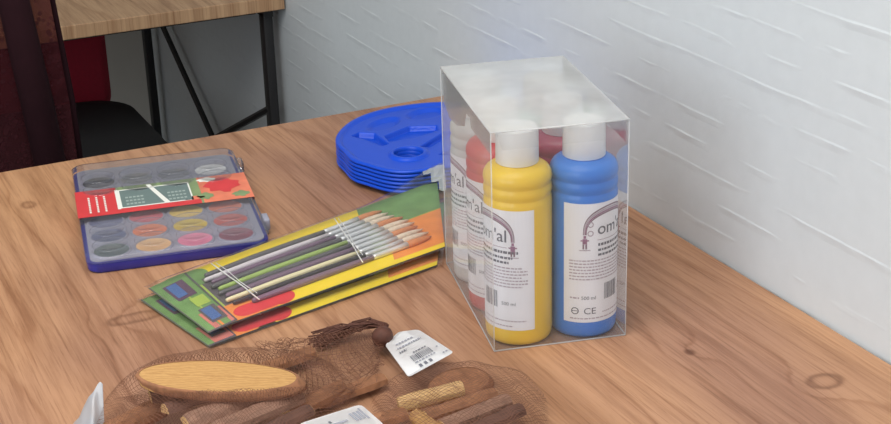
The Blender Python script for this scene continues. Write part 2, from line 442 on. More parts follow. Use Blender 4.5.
for j in range(3):
    for i in range(2):
        x = -.050+i*.055
        for q in range(5): brect(x+q*.005, x+q*.005+.0035, b0+.026+j*.012, b0+.031+j*.012, 5, .0004)
for q in range(3):
    for r_ in range(9): brect(-.098+q*.010, -.0955+q*.010, b0+.012+r_*.0065, b0+.0165+r_*.0065, 4, .0003)
ob = obj('paper_band', bm, [M_BRED, M_BGREY, M_BORG, M_BGRN, M_BWHT, M_BDOT], WC, smooth=False); ob['label'] = 'red, grey and orange paper band'
for yy in (.115, -.105):
    bm = bmesh.new(); box(bm, (HX, yy-.012, .006), (HX+.009, yy+.012, .0215), .002); obj('lid_clip', bm, M_PLID if yy > 0 else M_GREYINS, WC)

# ------------------------------------------------------------------ stack of blue palettes
TRC = Vector((-.150, -.254))
HOLE = Vector((-.064, -.062)); HR = .0215
def out_r(th):
    K = [(0, .135), (45, .138), (90, .131), (135, .130), (180, .137), (205, .150), (229, .160), (252, .143), (280, .132), (320, .135), (360, .135)]
    d = math.degrees(th) % 360
    for (a, ra), (b, rb) in zip(K, K[1:]):
        if a <= d <= b:
            return ra+(rb-ra)*(.5-.5*math.cos(PI*(d-a)/(b-a)))
def sd_poly(p, pts):
    d = 1e9; inside = False
    n = len(pts)
    for i in range(n):
        a = Vector(pts[i]); b = Vector(pts[(i+1) % n])
        e = b-a; w = p-a; t = max(0, min(1, w.dot(e)/e.dot(e)))
        d = min(d, (w-e*t).length)
        if (a.y > p.y) != (b.y > p.y) and p.x < (b.x-a.x)*(p.y-a.y)/(b.y-a.y)+a.x: inside = not inside
    return -d if inside else d
def sd_ell(p, c, a, b, rot):
    q = p-Vector(c); cs, sn = math.cos(-rot), math.sin(-rot)
    q = Vector((q.x*cs-q.y*sn, q.x*sn+q.y*cs))
    return (math.hypot(q.x/a, q.y/b)-1)*min(a, b)
W_POLY = [[(-.103, .050), (-.088, .058), (-.070, .043), (-.070, -.008), (-.082, -.012), (-.090, .022)],
          [(-.062, .026), (-.014, .046), (.022, .030), (.016, .010), (-.029, -.004), (-.066, .0)],
          [(-.036, -.040), (.022, 0), (.060, .006), (.056, -.018), (.011, -.026), (-.026, -.052)],
          [(-.028, -.084), (.0, -.068), (.045, -.056), (.052, -.084), (.0, -.104)]]
W_ELL = [((-.042, .075), .036, .019, .55), ((.032, .088), .034, .022, .25), ((.088, .05), .026, .026, 0), ((.098, -.01), .022, .024, 0), ((.09, -.062), .024, .022, 0)]
def tray_mesh(full):
    bm = bmesh.new()
    NA, NR = (300, 140) if full else (140, 16)
    rings = []
    for j in range(NR+1):
        s = j/NR; ring = []
        for i in range(NA):
            a = 2*PI*i/NA
            # from hole edge to outline, along rays of the outline's own angle
            oe = Vector((math.cos(a), math.sin(a)))*out_r(a)
            he = HOLE+Vector((math.cos(a), math.sin(a)))*HR
            p = he.lerp(oe, s)
            z = 0
            dd = (oe-p).length; dh = (p-he).length
            z += .0035*smooth(.012, .004, dd)                      # raised rim
            z += .004*smooth(.010, .003, dh)                       # lip of the thumb hole
            if full:
                d = min([sd_poly(p, q) for q in W_POLY])
                z -= .0078*smooth(.0008, -.0020, d)
                d = min([sd_ell(p, *q) for q in W_ELL])
                z -= .0050*smooth(.0012, -.0075, d)
            ring.append(bm.verts.new((p.x, p.y, z)))
        rings.append(ring)
    sk = []
    for k, (g, z) in enumerate(((1.010, .0030), (1.018, .0016), (1.018, -.0002), (1.008, -.0010))):
        sk.append([bm.verts.new((out_r(2*PI*i/NA)*g*math.cos(2*PI*i/NA), out_r(2*PI*i/NA)*g*math.sin(2*PI*i/NA), z)) for i in range(NA)])
    hk = [[bm.verts.new((HOLE.x+HR*g*math.cos(2*PI*i/NA), HOLE.y+HR*g*math.sin(2*PI*i/NA), z)) for i in range(NA)] for g, z in ((.95, .003), (.95, -.002))]
    allr = hk[::-1]+rings+sk
    for A, B in zip(allr, allr[1:]):
        for i in range(NA): bm.faces.new((A[i], A[(i+1) % NA], B[(i+1) % NA], B[i]))
    return bm
where = ['lowest in the stack, on the table', 'second from the bottom of the stack', 'third from the bottom of the stack',
         'fourth from the bottom of the stack', 'second from the top of the stack', 'topmost in the stack, its wells and thumb hole in view']
low = None
for k in range(6):
    z = TZ+.0080+k*.0055
    ox, oy = [(-.0006, -.0012), (.0003, -.0009), (-.0004, -.0006), (.0003, -.0005), (0, -.0001), (0, 0)][k]
    if low is None: o = low = obj('paint_palette', tray_mesh(True), M_BLUETRAY)
    else:
        o = low.copy(); COL.objects.link(o)
    o.location = (TRC.x+ox, TRC.y+oy, z); o.rotation_euler = (0, 0, [.004, -.003, .002, -.002, 0, 0][k])
    tag(o, 'blue plastic paint palette, '+where[k], 'paint palette', 'stacked blue palettes')

# ------------------------------------------------------------------ box of paint bottles
BYAW = -.2335
BX = Vector((-.3501, -.8352, TZ))
BW, BD, BH = .146, .2402, .2465
e1 = Vector((math.cos(BYAW), math.sin(BYAW), 0)); e2 = Vector((-math.sin(BYAW), math.cos(BYAW), 0))
PB = thing('clear_plastic_box', 'clear plastic carton holding six capped paint bottles, near the wall', 'box', BX, BYAW)
def sheet(name, pts, m, parent=PB, nx=1):
    bm = bmesh.new(); poly(bm, pts); return obj(name, bm, m, parent, smooth=False)
bm = bmesh.new()
for q in ([(0, 0, 0), (BW, 0, 0), (BW, 0, BH), (0, 0, BH)], [(0, BD, 0), (0, 0, 0), (0, 0, BH), (0, BD, BH)],
          [(BW, 0, 0), (BW, BD, 0), (BW, BD, BH), (BW, 0, BH)], [(BW, BD, 0), (0, BD, 0), (0, BD, BH), (BW, BD, BH)]):
    poly(bm, q)
poly(bm, [(0, 0, .0006), (BW, 0, .0006), (BW, BD, .0006), (0, BD, .0006)])
bmesh.ops.remove_doubles(bm, verts=bm.verts, dist=1e-5)
obj('carton_walls', bm, M_PVC, PB, smooth=False)
# lid bulges a little
bm = bmesh.new(); n = 10
G = [[bm.verts.new((BW*i/n, BD*j/n, BH+.0006+.0035*math.sin(PI*i/n)*math.sin(PI*j/n)-.002*math.sin(PI*i/n)*(1-j/n)**4)) for i in range(n+1)] for j in range(n+1)]
for j in range(n):
    for i in range(n): bm.faces.new((G[j][i], G[j][i+1], G[j+1][i+1], G[j+1][i]))
obj('lid', bm, M_LID, PB)
# dust flap folded down inside each long side under the lid
for s, x in ((-1, .0012), (1, BW-.0012)):
    bm = bmesh.new()
    pts = [(0, .012), (0, .0), (-.024, .0)] if False else None
    prof = [(.004, -.001), (.004, -.026), (.095, -.026), (.098, -.016), (.115, -.016), (.125, -.034), (.165, -.046), (.205, -.050), (.230, -.040), (.238, -.001)]
    poly(bm, [(x, y, BH+z) for y, z in prof]); obj('side_flap', bm, M_FLAP, PB, smooth=False)
bm = bmesh.new(); poly(bm, [(.006, .0012, BH-.001), (BW-.006, .0012, BH-.001), (BW-.012, .0012, BH-.020), (.012, .0012, BH-.020)])
bm2 = bm; obj('tuck_flap', bm, M_PVC, PB, smooth=False)
bm = bmesh.new()
C8 = [(0, 0), (BW, 0), (BW, BD), (0, BD)]
for x, y in C8: tube(bm, [(x, y, .001), (x, y, BH)], .0006, 6)
for i in range(4):
    a, b = C8[i], C8[(i+1) % 4]
    tube(bm, [(a[0], a[1], BH), (b[0], b[1], BH)], .0009, 6); tube(bm, [(a[0], a[1], .001), (b[0], b[1], .001)], .0008, 6)
obj('fold_crease', bm, M_CREASE, PB)

RB = .0362
def cyl(u, v, r): return (r*math.sin(u/RB), -r*math.cos(u/RB), v)
def bent_rect(bm, u0, u1, v0, v1, r, mi=0):
    n = max(1, int(abs(u1-u0)/.004))
    for i in range(n):
        a = u0+(u1-u0)*i/n; b = u0+(u1-u0)*(i+1)/n
        poly(bm, [cyl(a, v0, r), cyl(b, v0, r), cyl(b, v1, r), cyl(a, v1, r)], mi)
def bent_text(bm, s, size, u, v, r, mi=0, stretch=1):
    T = text_tris(s, size)
    for t in T: poly(bm, [cyl(u+x*stretch, v+y, r) for x, y in t], mi)
LW = .107
def bottle(kind, label, loc, rz, paint, prints=True):
    b = thing('paint_bottle', label, 'paint bottle', loc, rz, 'paint bottles in the clear carton')
    m_ = mat(kind+'_paint', paint, .32, .025, 40, coat=.15)
    bm = bmesh.new()
    lathe(bm, [(.006, .002), (.0315, .0012), (.0342, .0022), (.0357, .006), (RB, .012), (RB, .158), (.0358, .1625), (.0347, .1645), (.0347, .1655), (.0359, .168),
               (.0362, .1715), (.0359, .175), (.0347, .1775), (.0347, .1785), (.0358, .181), (.0363, .1845), (.0356, .1895), (.0330, .194), (.0280, .1975), (.0215, .1990), (.0195, .2000), (.0195, .206)], 64)
    obj('bottle_body', bm, m_, b)
    bm = bmesh.new()
    prof = [(.0220, .1996), (.0227, .2002), (.0224, .2360), (.0216, .2378), (.0195, .2385)]
    rings = lathe(bm, prof, 96)
    for j in (1, 2):
        for k in range(0, 96, 2):
            v = rings[j][k].co; v.x *= .985; v.y *= .985
    obj('cap', bm, M_WHITEP, b)
    bm = bmesh.new(); bent_rect(bm, -LW/2, LW/2, .020, .157, RB+.0003)
    lb = obj('label', bm, M_LABEL, b)
    if prints:
        R2 = RB+.00045
        bm = bmesh.new()
        # rainbow arch with a small figure at each foot, logo beneath, lines of print, bar codes
        for q, (off, mi) in enumerate(((0, 1), (.0024, 2), (.0046, 3), (.0066, 1))):
            P = []; Q = []
            for i in range(25):
                a = PI*i/24
                P.append((-.0325*math.cos(a)*(1-off*14), .122+(.031-off)*math.sin(a)**.75))
                Q.append((-.0325*math.cos(a)*(1-(off+.0019)*14), .122+(.031-off-.0017)*math.sin(a)**.75))
            for i in range(24): poly(bm, [cyl(*P[i], R2), cyl(*P[i+1], R2), cyl(*Q[i+1], R2), cyl(*Q[i], R2)], mi)
        for s in (-1, 1):
            x = s*.0305
            bent_rect(bm, x-.0014, x+.0014, .1180, .1212, R2, 3); bent_rect(bm, x-.0024, x+.0024, .1115, .1176, R2, 3)
            bent_rect(bm, x-.0044, x+.0044, .1148, .1163, R2, 3)
            bent_rect(bm, x-.0024, x-.0006, .1058, .1114, R2, 1); bent_rect(bm, x+.0006, x+.0024, .1058, .1114, R2, 1)
            bent_rect(bm, x-.006, x+.006, .1038, .1050, R2, 2)
        T = text_tris("om'al", .0195)
        bent_text(bm, "om'al", .0195, -width(T)/2+.003, .1215, R2, 0)
        bent_text(bm, "om'al", .0195, -width(T)/2+.0033, .1217, R2, 0)
        bent_rect(bm, -.017, .024, .1150, .1158, R2, 2)
        for yy in (.1335, .1235):
            for k in range(12):
                a = 2*PI*k/12; a2 = 2*PI*(k+1)/12; c0 = -.0245
                poly(bm, [cyl(c0+.0034*math.cos(a), yy+.0034*math.sin(a), R2), cyl(c0+.0034*math.cos(a2), yy+.0034*math.sin(a2), R2),
                          cyl(c0+.0022*math.cos(a2), yy+.0022*math.sin(a2), R2), cyl(c0+.0022*math.cos(a), yy+.0022*math.sin(a), R2)], 2)
        rr = random.Random(3)
        def line(u0, u1, v, h, mi):
            u = u0
            while u < u1:
                w_ = rr.uniform(.0016, .0045); w_ = min(w_, u1-u)
                bent_rect(bm, u, u+w_, v, v+h, R2, mi); u += w_+.0009
        line(-.016, .036, .1085, .0030, 0); line(-.016, .030, .1025, .0026, 0); line(-.016, .026, .0970, .0026, 0)
        for k in range(7): line(-.047, .046 if k % 3 else .040, .0915-k*.0036, .0015, 2)
        u = -.008
        while u < .011:
            w_ = rr.choice((.0007, .0009, .0014)); bent_rect(bm, u, u+w_, .0450, .0640, R2, 0); u += w_+rr.choice((.0007, .0010))
        line(-.046, -.036, .0480, .0018, 2); bent_text(bm, '500 ml', .0058, -.034, .0470, R2, 0); bent_text(bm, '500 ml', .0058, .017, .0490, R2, 0)
        bent_text(bm, 'CE', .0105, -.0315, .0300, R2, 0, 1.1)
        for k in range(14):
            a = 2*PI*k/14; a2 = 2*PI*(k+1)/14; c0 = -.0405
            poly(bm, [cyl(c0+.0042*math.cos(a), .0337+.0042*math.sin(a), R2), cyl(c0+.0042*math.cos(a2), .0337+.0042*math.sin(a2), R2),
                      cyl(c0+.0031*math.cos(a2), .0337+.0031*math.sin(a2), R2), cyl(c0+.0031*math.cos(a), .0337+.0031*math.sin(a), R2)], 0)
        bent_rect(bm, -.0435, -.0375, .0333, .0341, R2, 0)
        line(-.046, .030, .0240, .0014, 2); line(-.010, .044, .0300, .0014, 2)
        obj('print', bm, [M_INK, M_ARC, M_ARC2, M_PINKINK], lb, smooth=False)
    return b
def cell(i, j): return BX+e1*(.0368 if i == 0 else .1094)+e2*(.0370+.080*j)+Vector((0, 0, .0006))
R_ = math.radians
bottle('yellow', 'yellow paint bottle at the front left corner of the clear carton', cell(0, 0), R_(-85), (247, 206, 56))
bottle('blue', 'blue paint bottle at the front right corner of the clear carton', cell(1, 0), R_(20), (56, 130, 222))
bottle('red', 'red paint bottle standing directly behind the yellow one', cell(0, 1), R_(-95), (206, 62, 66))
bottle('magenta', 'dark pink paint bottle standing directly behind the blue one', cell(1, 1), R_(-20), (170, 52, 84))
bottle('white', 'white-capped pale paint bottle at the back left, behind the red one', cell(0, 2), R_(-100), (206, 208, 206))
bottle('green', 'green paint bottle at the back right of the clear carton', cell(1, 2), R_(30), (110, 140, 120))

# ------------------------------------------------------------------ brush packs
M_LIME = mat('card_lime', (168, 190, 84), .5, .06, 40)
M_CGRN = mat('card_green', (112, 148, 88), .5, .22, 35)
M_CYEL = mat('card_yellow', (240, 212, 40), .45, .05, 40)
M_CRED = mat('card_red', (214, 52, 60), .5, .14, 40)
M_CORG = mat('card_orange', (236, 140, 66), .5, .14, 40)
M_CBLU = mat('card_blue', (74, 104, 160), .5, .12, 50)
M_CPUR = mat('card_plum', (96, 66, 92), .5, .12, 50)
M_CDRK = mat('card_dark', (96, 88, 92), .5, .12, 50)
M_CPNK = mat('card_pink', (206, 120, 110), .5, .2, 50)
CARD = [M_LIME, M_CGRN, M_CYEL, M_CRED, M_CORG, M_CBLU, M_CPUR, M_CDRK, M_CPNK]
M_FER = mat('silver_ferrule', (226, 228, 232), .35, .05, 80, metal=.5)
M_BRI = mat('pale_bristle', (222, 206, 186), .7, .15, 300)
M_BRIO = mat('orange_bristle', (206, 134, 88), .7, .15, 300)
HC = {'white': (222, 214, 220), 'charcoal': (98, 94, 98), 'lime green': (168, 194, 104), 'plum': (122, 96, 120), 'cream': (244, 234, 190), 'black': (46, 38, 46)}
HM = {k: mat('handle_'+k.replace(' ', '_'), v, .3, .05, 60, coat=.3) for k, v in HC.items()}
M_THREAD = mat('white_thread', (238, 238, 236), .6, .03, 60)

def pack(label, A, B, C, D, z0, z1, upper):
    A, B, C, D = [Vector(p) for p in (A, B, C, D)]       # A left far, B left near, C right near, D right far
    org = (A+B)/2
    pk = thing('brush_pack', label, 'brush pack', (org.x, org.y, TZ), 0, 'packs of paint brushes')
    def P(s, t, dz=0):
        p = (B.lerp(C, s)).lerp(A.lerp(D, s), t)-org
        return (p.x, p.y, z0+(z1-z0)*s+dz)
    bm = bmesh.new()
    def patch(s0, s1, t0, t1, mi, dz):
        n = 6
        for i in range(n):
            a, b = s0+(s1-s0)*i/n, s0+(s1-s0)*(i+1)/n
            poly(bm, [P(a, t0, dz), P(b, t0, dz), P(b, t1, dz), P(a, t1, dz)], mi)
    def disc(s, t, rs, rt, mi, dz): poly(bm, [P(s+rs*math.cos(2*PI*k/28), t+rt*math.sin(2*PI*k/28), dz) for k in range(28)], mi)
    patch(.055, .985, .0, 1.0, 0, 0)
    patch(.055, .985, .0, 1.0, 7, -.0012)
    patch(.12, .70, .12, .88, 7, .0001)
    patch(.20, .985, .0, .17, 2, .0002)
    patch(.08, .80, .83, 1.0, 2, .0002)
    patch(.055, .27, .0, .27, 4, .0002); patch(.16, .30, .02, .19, 3, .0003); disc(.16, .105, .04, .085, 3, .00031); disc(.30, .10, .05, .10, 3, .00031)
    patch(.055, .13, .72, 1.0, 1, .0003); disc(.13, .90, .035, .1, 1, .0003)
    patch(.68, .985, .56, 1.0, 1, .0003); patch(.76, .985, .06, .55, 4, .0003)
    cd = obj('printed_card', bm, CARD, pk, smooth=False)
    # folded header end
    bm = bmesh.new()
    def hp(s, t, dz): return P(s, t, dz)
    def hpatch(s0, s1, t0, t1, mi, dz):
        f = lambda s: -(.0035 if upper else .0015)*smooth(.09, -.01, s)
        poly(bm, [P(s0, t0, dz+f(s0)), P(s1, t0, dz+f(s1)), P(s1, t1, dz+f(s1)), P(s0, t1, dz+f(s0))], mi)
    for i in range(6):
        hpatch(.0+.018*i, .018*(i+1), .0, 1, 1, .0008)
    hpatch(.030, .108, .0, .30, 8, .0013); hpatch(.012, .030, .0, 1.0, 1, .0012)
    hpatch(.025, .085, .60, .90, 6, .0016); hpatch(.032, .062, .64, .88, 5, .0019)
    hpatch(.050, .095, .40, .56, 0, .0016)
    hpatch(.040, .095, .10, .36, 7, .0016); hpatch(.046, .080, .13, .34, 5, .0019)
    hpatch(.0, .108, -.012, .012, 7, .0020); hpatch(.104, .110, .0, .98, 7, .0016); hpatch(.0, .004, .0, 1., 7, .0014)
    hd = obj('header_flap', bm, CARD, pk, smooth=False); hd['label'] = 'green header flap printed with paint blocks'
    # clear sleeve
    bm = bmesh.new(); ns, nt_ = 36, 14
    def sz(s, t):
        e = min(1, min(t, 1-t)*7, min(s, 1-s)*14+.15)
        z = .0105*e**.6
        if s > .70: z += .020*smooth(.70, 1, s)*smooth(.45, 1, t)*(1 if upper else .1)
        z += .0016*noise.noise(Vector((s*14, t*5, 3.1 if upper else 8.2)))*e
        return z
    G = [[bm.verts.new(P(-.01+1.02*i/ns, -.03+1.06*j/nt_, sz(i/ns, j/nt_))) for i in range(ns+1)] for j in range(nt_+1)]
    for j in range(nt_):
        for i in range(ns): bm.faces.new((G[j][i], G[j][i+1], G[j+1][i+1], G[j+1][i]))
    obj('clear_sleeve', bm, M_SLEEVE, pk)
    if upper:       # reflection on the crumpled sleeve end, put in as a whitish hazy patch
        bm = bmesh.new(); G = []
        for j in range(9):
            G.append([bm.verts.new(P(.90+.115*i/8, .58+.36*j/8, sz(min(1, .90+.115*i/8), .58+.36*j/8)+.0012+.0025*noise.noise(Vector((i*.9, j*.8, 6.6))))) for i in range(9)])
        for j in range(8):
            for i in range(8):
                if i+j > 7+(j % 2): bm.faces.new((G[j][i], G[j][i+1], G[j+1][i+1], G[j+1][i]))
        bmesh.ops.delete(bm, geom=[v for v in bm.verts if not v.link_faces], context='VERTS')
        obj('sleeve_highlight', bm, M_GLINT, pk, smooth=False)
    # elastic threads
    for s in ((.185, .60) if upper else (.20,)):
        bm = bmesh.new()
        tube(bm, [P(s+ds, t, .0075 if 0.03 < t < .95 else .0015) for t, ds in ((.10, .03), (.2, .025), (.35, .02), (.5, .012), (.65, .004), (.8, -.002), (.9, -.006))], .0008, 6)
        if upper:
            tube(bm, [P(s+.012+ds, t, .0078) for t, ds in ((.2, .028), (.45, .01), (.7, .004), (.88, -.006))], .0005, 6)
        obj('elastic_thread', bm, M_THREAD, pk)
    return pk, P, org

def brush(P, org, label, t, s0, s1, col, r=.0031, zo=.0034, bri=M_BRI, dt=0):
    a = Vector(P(s0, t, zo)); b = Vector(P(s1, t+dt, zo)); o3 = Vector((org.x, org.y, TZ))
    L = (b-a).length; d = (b-a).normalized()
    th = thing('paint_brush', label, 'paint brush', o3+a, 0, 'brushes in the upper pack' if bri is not None else None)
    def at(f): return d*L*f
    bm = bmesh.new(); tube(bm, [at(0), at(.01), at(.25), at(.55), at(.66)], [r*.55, r*.8, r*1.15, r*1.0, r*.8], 10); obj('handle', bm, HM[col], th)
    bm = bmesh.new(); tube(bm, [at(.655), at(.67), at(.80), at(.855)], [r*.9, r*.95, r*1.0, r*1.15], 10); obj('ferrule', bm, M_FER, th)
    bm = bmesh.new(); tube(bm, [at(.85), at(.89), at(.95), at(1.0)], [r*1.1, r*1.25, r*1.05, r*.3], 10); obj('bristles', bm, bri, th)
    return th

lowp, PL, orgL = pack('lower brush pack, its red and yellow card edge showing beneath the other pack',
                      (-.652, -.528), (-.618, -.681), (-.305, -.606), (-.205, -.425), .0035, .0035, False)
upp, PU, orgU = pack('upper brush pack with ten brushes tied to a bright card, resting on another pack',
                     (-.640, -.522), (-.613, -.668), (-.285, -.588), (-.195, -.378), .0150, .0165, True)
seq = [('plum', 'short plum brush next to the red and yellow edge of the upper card'), ('black', 'black-handled brush second from the near edge of the upper pack'), ('cream', 'cream-handled brush third from the near edge of the upper pack'),
       ('plum', 'plum-handled brush just beyond the cream one in the upper pack'), ('charcoal', 'charcoal brush between plum and lime green brushes'),
       ('lime green', 'lime green brush in the middle of the upper pack'), ('charcoal', 'charcoal brush just beyond the lime green one'),
       ('plum', 'plum brush between charcoal brush and white brush near the far side'), ('white', 'white-handled brush second from the far edge of the upper pack'), ('charcoal', 'charcoal brush farthest from the viewer in the upper pack')]
for k, (c, lb) in enumerate(seq):
    t = .165+.070*k
    s0 = .13 if k else .20
    brush(PU, orgU, lb, t, s0+.012*(k % 2), [.93, .92, .90, .88, .87, .85, .83, .80, .78, .76][k], c, .0034 if k % 3 else .0038, bri=[M_BRIO, M_BRI][k % 3 > 0])
for k, (c, lb) in enumerate((('black', 'dark brush at the near edge of the lower pack'), ('plum', 'plum brush mostly hidden in the lower pack'))):
    b = brush(PL, orgL, lb, .20+.12*k, .20, .93, c, .0036, bri=M_BRIO); b['group'] = 'brushes in the lower pack'

# ------------------------------------------------------------------ netted wood pieces
def bark_mat(name, rgb): return mat(name, rgb, .85, .3, 120, bump=.6)
M_BARK = bark_mat('grey_bark', (142, 108, 90)); M_BARK2 = bark_mat('brown_bark', (146, 100, 70)); M_BARKD = bark_mat('dark_bark', (92, 64, 54))
def cutwood(name, a, b):
    m, t, out = nt(name); L = t.links.new
    bs = N(t, 'ShaderNodeBsdfPrincipled'); bs.inputs['Roughness'].default_value = .7
    tc = N(t, 'ShaderNodeTexCoord'); mp = N(t, 'ShaderNodeMapping'); mp.inputs['Scale'].default_value = (1, 3.2, 1); L(tc.outputs['Object'], mp.inputs[0])
    wv = N(t, 'ShaderNodeTexWave', wave_type='RINGS'); wv.inputs['Scale'].default_value = 34; wv.inputs['Distortion'].default_value = 5; wv.inputs['Detail'].default_value = 3; wv.inputs['Detail Scale'].default_value = 3
    L(mp.outputs[0], wv.inputs['Vector'])
    mx = N(t, 'ShaderNodeMix', data_type='RGBA'); mx.inputs[6].default_value = lin(a); mx.inputs[7].default_value = lin(b)
    L(wv.outputs['Fac'], mx.inputs[0]); L(mx.outputs[2], bs.inputs['Base Color']); L(bs.outputs[0], out.inputs[0]); return m
M_CUT = cutwood('cut_wood', (170, 126, 74), (190, 148, 92)); M_CUT2 = cutwood('cut_wood_pale', (196, 156, 104), (212, 174, 122))
EY = math.atan2(-.4329, .901)
Ev = Vector((math.cos(EY), math.sin(EY), 0)); Fv = Vector((-math.sin(EY), math.cos(EY), 0))

def slice_(label, loc, a, b, th, rot, tilt=(0, 0), group='wood pieces in the left net', cm=None):
    """oval slanting log slice: cut faces + bark rim"""
    t = thing('wood_slice', label, 'wood slice', loc, 0, group); t.rotation_euler = (tilt[0], tilt[1], rot)
    n = 56
    w = [1+.035*noise.noise(Vector((math.cos(2*PI*k/n)*1.5, math.sin(2*PI*k/n)*1.5, loc[0]*30))) for k in range(n)]
    def ring(g, z, sh=0): return [(a*w[k]*g*math.cos(2*PI*k/n)+sh, b*w[k]*g*math.sin(2*PI*k/n), z) for k in range(n)]
    bm = bmesh.new(); loft(bm, [ring(.955, .0), ring(.955, th)]); obj('cut_face', bm, cm or M_CUT, t, auto=.6)
    bm = bmesh.new()
    R = [ring(.955, th+.0004), ring(.98, th+.0006), ring(1.0, th*.8, .0), ring(1.02, th*.4, .004), ring(1.01, .0, .006), ring(.955, -.0004)]
    for L_ in R[2:5]:
        for k in range(n):
            x, y, z = L_[k]; q = 1+.02*noise.noise(Vector((x*160, y*160, z*200))); L_[k] = (x*q, y*q, z)
    loft(bm, R, False, False); obj('bark', bm, M_BARK2, t)
    return t

def stick(label, loc, L, r, yaw, pitch=0, roll=0, group='wood pieces in the left net', bark=None, half=True, cm=None):
    """split stick: half-round log, bark on the round side"""
    t = thing('wood_stick', label, 'wood stick', loc, 0, group); t.rotation_euler = Matrix.Rotation(yaw, 3, 'Z').to_4x4().to_3x3().to_euler()
    t.rotation_euler = (Matrix.Rotation(yaw, 3, 'Z') @ Matrix.Rotation(-pitch, 3, 'Y') @ Matrix.Rotation(roll, 3, 'X')).to_euler()
    n, m_ = 5, 14
    def prof(x, g=1):
        k = 1+.10*noise.noise(Vector((x*40+loc[0]*90, loc[1]*70, 0)))
        end = 1 if abs(x) < L/2-.004 else .93
        return [(x, r*g*k*end*math.cos(PI*i/n), r*g*k*end*math.sin(PI*i/n)*.95*(1+.10*noise.noise(Vector((x*60, i*.9, loc[0]*50))))) for i in range(n+1)]
    bm = bmesh.new()
    loops = [prof(-L/2+L*j/m_) for j in range(m_+1)]
    rings = [[bm.verts.new(p) for p in l] for l in loops]
    for A, B in zip(rings, rings[1:]):
        for i in range(n): bm.faces.new((A[i], A[i+1], B[i+1], B[i]))
    obj('bark', bm, bark or M_BARK, t, auto=.5)
    bm = bmesh.new()
    loft(bm, [[(x, y*.93, z*.93) for x, y, z in l] for l in [prof(-L/2-.0006)]+loops[1:-1]+[prof(L/2+.0006)]])
    obj('cut_wood', bm, cm or M_CUT2, t, auto=.7)
    return t

def LB(u, v, z, o):  return tuple(o+Ev*u+Fv*v+Vector((0, 0, z)))
# --- left bag
oL = Vector((-.650, -.850, TZ))
def stick2(label, p, q, r, group, bark, cm=None, roll=0, ext=0.0):
    p = Vector((p[0], p[1], TZ+p[2])); q = Vector((q[0], q[1], TZ+q[2])); q = q+(q-p)*ext
    d = q-p; c = (p+q)/2-Vector((0, 0, r*.45))
    return stick(label, tuple(c), d.length, r, math.atan2(d.y, d.x), math.asin(d.z/d.length), roll, group, bark, True, cm)
slice_('large oval wood slice with smooth pale cut face, on top of the left net', tuple(Vector((-.655, -.842, TZ+.043))), .080, .029, .010, EY-.04, (.06, .05))
G1 = 'wood pieces in the left net'
stick2('thin stick with pale end just under the left tip of the large slice', (-.7145, -.8059, .030), (-.655, -.808, .030), .009, G1, M_BARKD, roll=.4)
stick2('dark stick under the left part of the large slice', (-.7098, -.8421, .032), (-.6387, -.832, .032), .0115, G1, M_BARKD, roll=-.3, ext=.25)
stick2('grey-barked stick under the middle of the large slice', (-.7004, -.8775, .033), (-.6172, -.8588, .033), .0115, G1, M_BARK, roll=.5, ext=.2)
stick2('grey stick slanting from under the right half of the large slice', (-.6800, -.9010, .032), (-.5965, -.8790, .032), .0105, G1, M_BARK, roll=.2, ext=.15)
stick2('dark thin stick just left of the lower white tag', (-.6500, -.9250, .027), (-.5840, -.9010, .027), .0095, G1, M_BARKD, roll=-.2)
stick2('brown stick running out from under the right tip of the large slice', (-.6020, -.8850, .020), (-.5320, -.8540, .018), .010, G1, M_BARK2, roll=.2)
stick2('pale-edged stick at the lower left of the left net', (-.7640, -.8280, .018), (-.7020, -.8060, .020), .011, G1, M_BARK2, cm=M_CUT, roll=.9)
stick2('second grey stick at the bottom edge of the left net', (-.7250, -.9050, .018), (-.6500, -.8850, .014), .011, G1, M_BARK, roll=.3)
stick2('brown stick lying behind the right end of the large slice', (-.5900, -.7790, .016), (-.5300, -.7660, .016), .010, G1, M_BARK2)
stick2('short stick at the back of the left net', (-.6600, -.7880, .014), (-.6000, -.7960, .014), .010, G1, M_BARK)
G2 = 'wood pieces in the right net'; oR = Vector((-.448, -.950, TZ))
slice_('small brown oval slice behind the sticks, under the upper white tag', (-.425, -.902, TZ+.007), .034, .022, .009, .12, (.18, 0), G2, M_BARK2)
stick2('pale bare stick below the upper white tag', (-.5003, -.9219, .022), (-.4334, -.9275, .026), .0085, G2, M_CUT2, cm=M_CUT2, roll=1.0)
stick2('brown stick in the middle of the right net', (-.4864, -.9542, .021), (-.4065, -.9460, .021), .0085, G2, M_BARK2, roll=.3)
stick2('brown stick with pale end at the right of the net', (-.4796, -.9760, .019), (-.4000, -.9605, .019), .009, G2, M_BARK, roll=.2)
stick2('dark stick low in the right net', (-.4700, -.9980, .017), (-.3960, -.9800, .017), .009, G2, M_BARKD)
stick2('short pale split stick with triangular end', (-.4924, -.9444, .020), (-.4860, -.9850, .018), .008, G2, M_CUT, cm=M_CUT, roll=.6)
stick2('knobbly brown stick beside the lower white tag', (-.5400, -.9360, .018), (-.4980, -.9320, .016), .010, G2, M_BARK2)
stick2('brown stick hidden in the bunched net between the two bags', (-.5650, -.8650, .012), (-.4850, -.8500, .012), .010, G1, M_BARK2)

